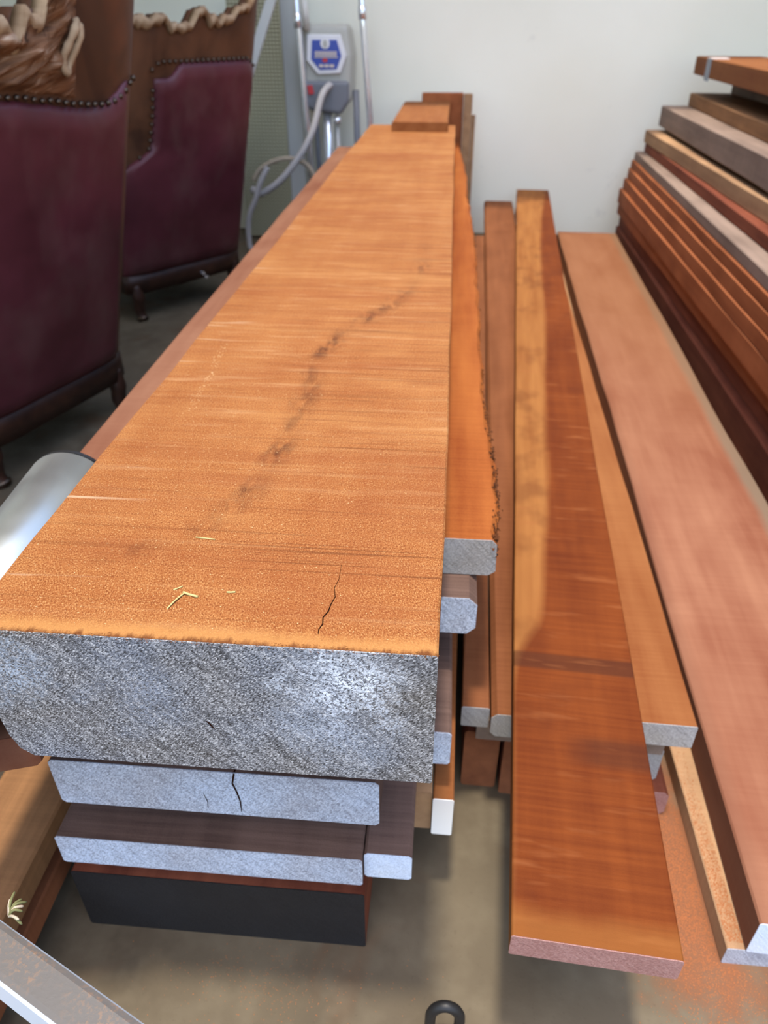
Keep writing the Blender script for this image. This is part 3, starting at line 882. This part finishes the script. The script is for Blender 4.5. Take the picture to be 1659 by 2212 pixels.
def plate(name, pts, y0, y1, mat, bev=.0, parent=mc):
    n = len(pts)
    V = [loc((x, y0, z)) for x, z in pts] + [loc((x, y1, z)) for x, z in pts]
    Fc = [tuple(range(n)), tuple(range(n, 2*n))] + [(k, (k+1) % n, n+(k+1) % n, n+k) for k in range(n)]
    o = mesh_obj(name, V, Fc, mat, parent)
    if bev:
        m = o.modifiers.new('bevel', 'BEVEL'); m.width = bev; m.segments = 3
    return o
oct_ = [(-.815,1.110),(-.650,1.110),(-.622,1.02),(-.655,.945),(-.770,.940),(-.825,1.00)]
def scl(pts, k):
    cx = sum(p[0] for p in pts)/len(pts); cz = sum(p[1] for p in pts)/len(pts)
    return [(cx+(x-cx)*k, cz+(z-cz)*k) for x, z in pts]
plate('body', [(-.86,1.17),(-.60,1.17),(-.575,1.02),(-.59,.80),(-.66,.745),(-.84,.77),(-.87,.90)], 4.82, 5.02, M['clear'], .03)
lb = plate('label_plate', scl(oct_,1.12), 4.800, 4.822, M['labelwhite'], .006)
plate('label_field', scl(oct_,.84), 4.797, 4.801, M['bluelabel'], 0, lb)
def disc(cx, cz, r, y, mat, nm, ry=None):
    plate(nm, [(cx+r*math.cos(k*math.pi/10), cz+(ry or r)*math.sin(k*math.pi/10)) for k in range(20)], y-.003, y, mat, 0, lb)
disc(-.727,1.079,.026,4.797,M['labelwhite'],'emblem')
disc(-.727,1.077,.012,4.7955,M['clear'],'emblem_figure', .019)
for k in range(8):   # blurred row of pale letters
    x = -.785 + k*.0155
    plate('letter', [(x,1.020),(x+.011,1.020),(x+.011,1.043),(x,1.043)], 4.7945, 4.797, M['labelcream'], 0, lb)
plate('letter_bar', [(-.792,1.012),(-.655,1.012),(-.660,1.017),(-.788,1.017)], 4.7945, 4.797, M['labelcream'], 0, lb)
disc(-.731,1.000,.015,4.797,M['red'],'red_mark',.010)
for x in (-.765,-.735,-.705):
    plate('small_print', [(x,.966),(x+.024,.966),(x+.024,.980),(x,.980)], 4.7945, 4.797, M['labelcream'], 0, lb)
plate('lower_housing', [(-.865,.90),(-.60,.90),(-.605,.79),(-.65,.73),(-.83,.75),(-.86,.80)], 4.795, 4.84, M['darkhouse'], .02)
plate('red_switch', [(-.838,.875),(-.808,.88),(-.80,.835),(-.83,.83)], 4.785, 4.797, M['red'], .003)
tube_obj('column', [loc(q) for q in ((-.735,4.86,.04),(-.738,4.86,.80))], .030, M['chrome'], mc)
tube_obj('side_pipe', [loc(q) for q in ((-.675,4.85,.04),(-.680,4.85,.80))], .012, M['offwhite'], mc)
tube_obj('valve', [loc(q) for q in ((-.695,4.82,.70),(-.655,4.82,.70))], .020, M['chrome'], mc)
tube_obj('rail', [loc(q) for q in ((-.80,4.88,.04),(-.81,4.88,.95))], .014, M['darkhouse'], mc)
tube_obj('rail', [loc(q) for q in ((-.56,4.88,.04),(-.57,4.88,.85))], .018, M['darkhouse'], mc)
o = box_obj('base_plate', -.87+.70, -.46+.70, -.10, .14, .015, .06, M['darkhouse'], mc, .01)
for x in (-.16, .22):
    V, Fc = [], []; tube(V, Fc, [(x-.02,.13,.075),(x+.02,.13,.075)], .075, 20)
    mesh_obj('wheel', V, Fc, M['rubber'], mc)
# hose and looped cords hanging from the machine
hs = [(-.700,4.77,.885),(-.745,4.72,.83),(-.800,4.66,.655),(-.885,4.62,.520),(-1.000,4.60,.400),(-1.115,4.60,.335),(-1.165,4.60,.365)]
tag(tube_obj('hose', spline(hs, 8), .019, M['cord']), 'pale grey hose curving down from the trolley machine', 'hose')
lp = [(-1.165,4.66,.395),(-1.12,4.67,.455),(-1.03,4.68,.500),(-.93,4.69,.510),(-.84,4.70,.470),(-.80,4.71,.36),(-.82,4.71,.20),(-.85,4.71,.03)]
tag(tube_obj('cable', spline(lp, 8), .014, M['cordtan']), 'tan cable arching over the hose end', 'cable')
lp = [(-1.05,4.56,.485),(-1.10,4.545,.40),(-1.135,4.54,.31),(-1.18,4.54,.22),(-1.195,4.54,.10),(-1.17,4.54,.02),(-1.0,4.55,.018)]
tag(tube_obj('cable', spline(lp, 8), .016, M['cord']), 'pale cable loop hanging down to the floor by the chair', 'cable')
# mesh panel and board leaning at the wall
mp = empty('mesh_panel', (-1.30,4.93,0)); tag(mp, 'olive wire mesh panel standing behind the chairs', 'panel')
box_obj('backing', 0, .30, .012, .030, .02, 1.30, M['olivedark'], mp)
V, Fc = [], []
for i in range(16): box(V, Fc, i*.0195, i*.0195+.008, 0, .012, .02, 1.30)
for j in range(65): box(V, Fc, 0, .30, -.003, .004, .02+j*.0195, .028+j*.0195)
tag(mesh_obj('wire_grid', V, Fc, M['olive'], mp), kind='stuff')
lb_ = box_obj('leaning_board', 0, .115, 0, .03, 0, 1.55, M['paleboard'], None, .004); lb_.location = (-1.025,4.96,0)
lb_.rotation_euler = (math.radians(-3), 0, 0)
tag(lb_, 'pale grey board leaning between mesh panel and trolley machine', 'board')
lg_ = box_obj('leaning_strip', 0, .05, 0, .025, 0, 1.75, M['paleboard'], None, .004); lg_.location = (-1.56,4.50,0)
lg_.rotation_euler = (0, math.radians(24.5), 0)
tag(lg_, 'thin bluish grey strip leaning behind the farther chair', 'strip')
